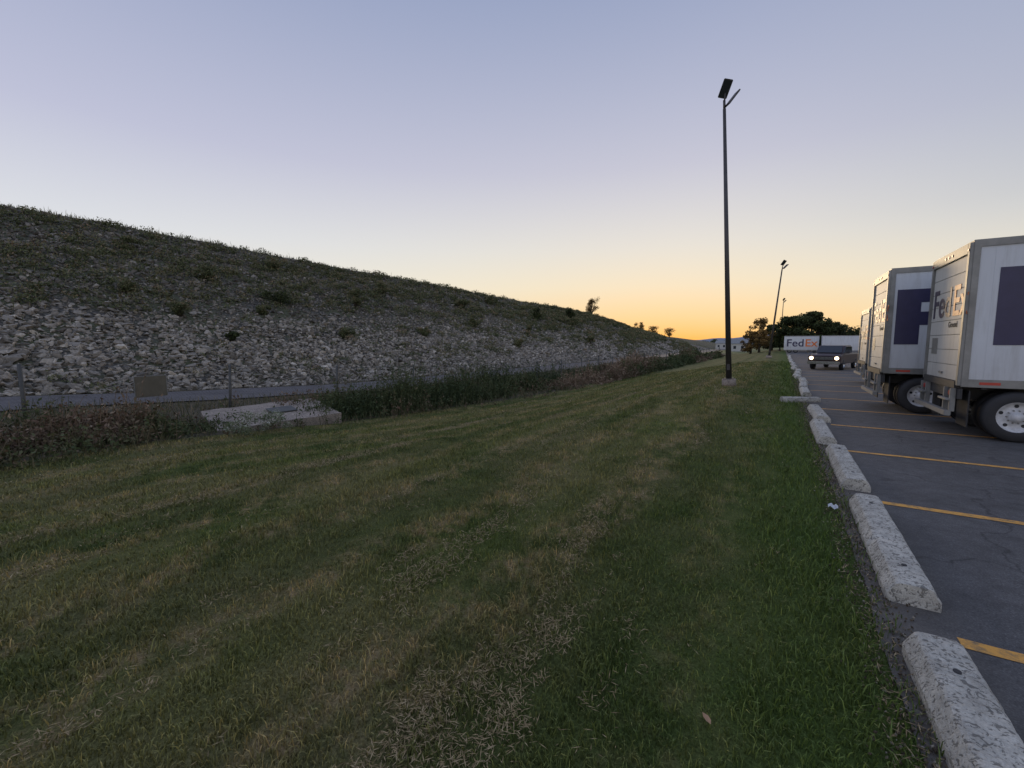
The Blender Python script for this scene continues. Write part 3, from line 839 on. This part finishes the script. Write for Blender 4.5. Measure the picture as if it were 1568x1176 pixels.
cs = []; rs = []
for i in range(620):
    X = random.uniform(-150, 190)
    Y = 205+.25*abs(X)+random.uniform(-10, 10)
    if X < -8: Y += 230
    Hh = (4.6 if X > -8 else 3.0)*(1+.35*math.sin(X*.21)+.2*math.sin(X*.57+1))
    cs.append(np.array((X, Y, random.uniform(-.8, Hh)))); rs.append(random.uniform(1.4, 2.8))
clumps(cs, rs, [90]*len(cs), [.5]*len(cs), 'distant_treeline', M['leafdark'], squash=.8)
cs = [np.array((random.uniform(7, 75), 140+random.uniform(-5, 5), random.uniform(0, 5.4))) for _ in range(320)]
clumps(cs, [random.uniform(1, 2) for _ in cs], [100]*len(cs), [.35]*len(cs), 'hedgerow', M['leafdark'])

def house(X, Y, w, d, hh, rh, name='farm_house'):
    e = empty(name, (X, Y, float(terrain(X, Y))))
    box('walls', -w/2, w/2, -d/2, d/2, 0, hh, M['door'], e)
    bm = bmesh.new(); o = .4
    P = [(-w/2-o, -d/2-o, hh), (w/2+o, -d/2-o, hh), (w/2+o, d/2+o, hh), (-w/2-o, d/2+o, hh), (-w/2-o, 0, hh+rh), (w/2+o, 0, hh+rh)]
    v = [bm.verts.new(p) for p in P]
    for f in ((0, 1, 5, 4), (3, 4, 5, 2), (0, 4, 3), (1, 2, 5), (0, 3, 2, 1)): bm.faces.new([v[i] for i in f])
    bm_obj('roof', bm, M['alu'], e)
    k = -w/2+1
    while k < w/2-1:
        box('window', k, k+.9, -d/2-.02, -d/2-.002, 1, 2.1, M['glass'], e); k += 2.6
    box('door', w/2-.9, w/2-.1, -d/2-.03, -d/2-.002, 0, 2, M['dark'], e)
house(-13.5, 190, 7, 7, 3, 1.8); house(-26, 260, 9, 8, 3.0, 1.6, 'barn')

V = []; F = []; n = 120
for i in range(n+1):
    x = -1500+i*4500/n
    hh = 22+34*math.exp(-((x+60)/190)**2)+18*math.exp(-((x-700)/500)**2)+4*math.sin(x*.013)+3*math.sin(x*.031)
    V += [(x, 2700, -5), (x, 2800, hh*.6), (x, 3000, hh), (x, 3400, -5)]
for i in range(n):
    for j in range(3): F.append((i*4+j, (i+1)*4+j, (i+1)*4+j+1, i*4+j+1))
np_mesh('hills', V, F, noise_mat('hazy_hills', [(.3, (.16, .19, .25)), (.7, (.21, .23, .29))], .01), smooth=True)  # distance haze is painted into the base colour

e = empty('paper_litter', (.56, 5.75, .06)); 
bm = bmesh.new(); bmesh.ops.create_grid(bm, x_segments=5, y_segments=4, size=.045)
for v in bm.verts: v.co.z = random.uniform(-.015, .03)
bm_obj('sheet', bm, M['white'], e)
lb = simple('leaf_brown', (.34, .20, .11), .7, scale=40)
def leafobj(x, y, s, rz):
    bm = bmesh.new()
    pts = [(0, -1, 0), (.45, -.45, .12), (.5, .2, .18), (0, 1, .05), (-.5, .2, .16), (-.45, -.45, .1)]
    v = [bm.verts.new((p[0]*s, p[1]*s, p[2]*s)) for p in pts]; c = bm.verts.new((0, 0, -.02*s))
    for i in range(6): bm.faces.new((v[i], v[(i+1) % 6], c))
    o = bm_obj('fallen_leaf', bm, lb); o.location = (x, y, float(terrain(x, y))+.05); o.rotation_euler = (.2, .1, rz)
leafobj(-.22, 2.12, .030, .9)

# ------------------------------------------------------------------ sky
w = bpy.data.worlds.new('World'); scene.world = w; w.use_nodes = True
nt = w.node_tree; bg = nt.nodes['Background']
tc = N(nt, 'ShaderNodeTexCoord'); sp = N(nt, 'ShaderNodeSeparateXYZ'); nt.links.new(tc.outputs['Generated'], sp.inputs[0])
x, y, z = sp.outputs
SAZ = R(13)
zc = math_(nt, 'MAXIMUM', z, 0)
base = ramp(nt, zc, [(0, lin(240, 200, 160)), (.05, lin(238, 220, 198)), (.12, lin(232, 230, 224)), (.20, lin(218, 221, 228)), (.35, lin(190, 193, 216)), (.6, lin(151, 163, 195)), (.85, lin(140, 153, 188)), (1, lin(138, 151, 186))])
f = math_(nt, 'MULTIPLY', maprange(nt, x, -.2, .55, 0, .55, True), maprange(nt, z, .05, .22))
base = mix(nt, f, base, lin(134, 152, 182))
dot = math_(nt, 'ADD', math_(nt, 'MULTIPLY', x, -math.sin(SAZ)), math_(nt, 'MULTIPLY', y, math.cos(SAZ)))
dot = math_(nt, 'MAXIMUM', dot, 0)
g1 = math_(nt, 'POWER', dot, 2.5); v1 = math_(nt, 'EXPONENT', math_(nt, 'MULTIPLY', zc, -1/.17))
base = mix(nt, math_(nt, 'MULTIPLY', math_(nt, 'MULTIPLY', g1, v1), 1.0, True), base, lin(253, 238, 192))
g2 = math_(nt, 'POWER', dot, 8); v2 = math_(nt, 'EXPONENT', math_(nt, 'MULTIPLY', zc, -1/.066))
base = mix(nt, math_(nt, 'MULTIPLY', g2, v2, True), base, lin(252, 182, 72))
k = math_(nt, 'ADD', maprange(nt, z, .62, .95, 0, .35, True), maprange(nt, math_(nt, 'MULTIPLY', y, -1), .15, .75, 0, .45, True))  # added fill: unseen sky overhead and behind camera boosted to lift the ground
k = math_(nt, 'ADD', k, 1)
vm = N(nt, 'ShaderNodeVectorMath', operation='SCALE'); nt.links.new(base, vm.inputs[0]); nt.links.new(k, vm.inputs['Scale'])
sky = N(nt, 'ShaderNodeTexSky', sky_type='NISHITA'); sky.sun_disc = False
sky.sun_elevation = R(1.0); sky.sun_rotation = -SAZ; sky.altitude = 100
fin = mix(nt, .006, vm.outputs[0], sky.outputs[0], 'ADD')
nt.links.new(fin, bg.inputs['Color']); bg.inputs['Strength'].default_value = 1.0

sun = bpy.data.lights.new('sun', 'SUN'); sun.energy = .5; sun.angle = R(10); sun.color = (1, .74, .45)
so = bpy.data.objects.new('sun', sun); col.objects.link(so)
dvec = Vector((-math.sin(SAZ)*math.cos(R(5)), math.cos(SAZ)*math.cos(R(5)), math.sin(R(5))))
so.rotation_euler = dvec.to_track_quat('Z', 'Y').to_euler()

cam = bpy.data.cameras.new('camera'); co = bpy.data.objects.new('camera', cam); col.objects.link(co)
cam.sensor_width = 36; cam.lens = 36*660/1568; cam.clip_start = .05; cam.clip_end = 9000
co.location = (0, 0, 1.85); co.rotation_euler = (R(90-5.45), 0, R(32))
scene.camera = co
scene.view_settings.view_transform = 'Standard'; scene.view_settings.look = 'None'; scene.view_settings.exposure = 0
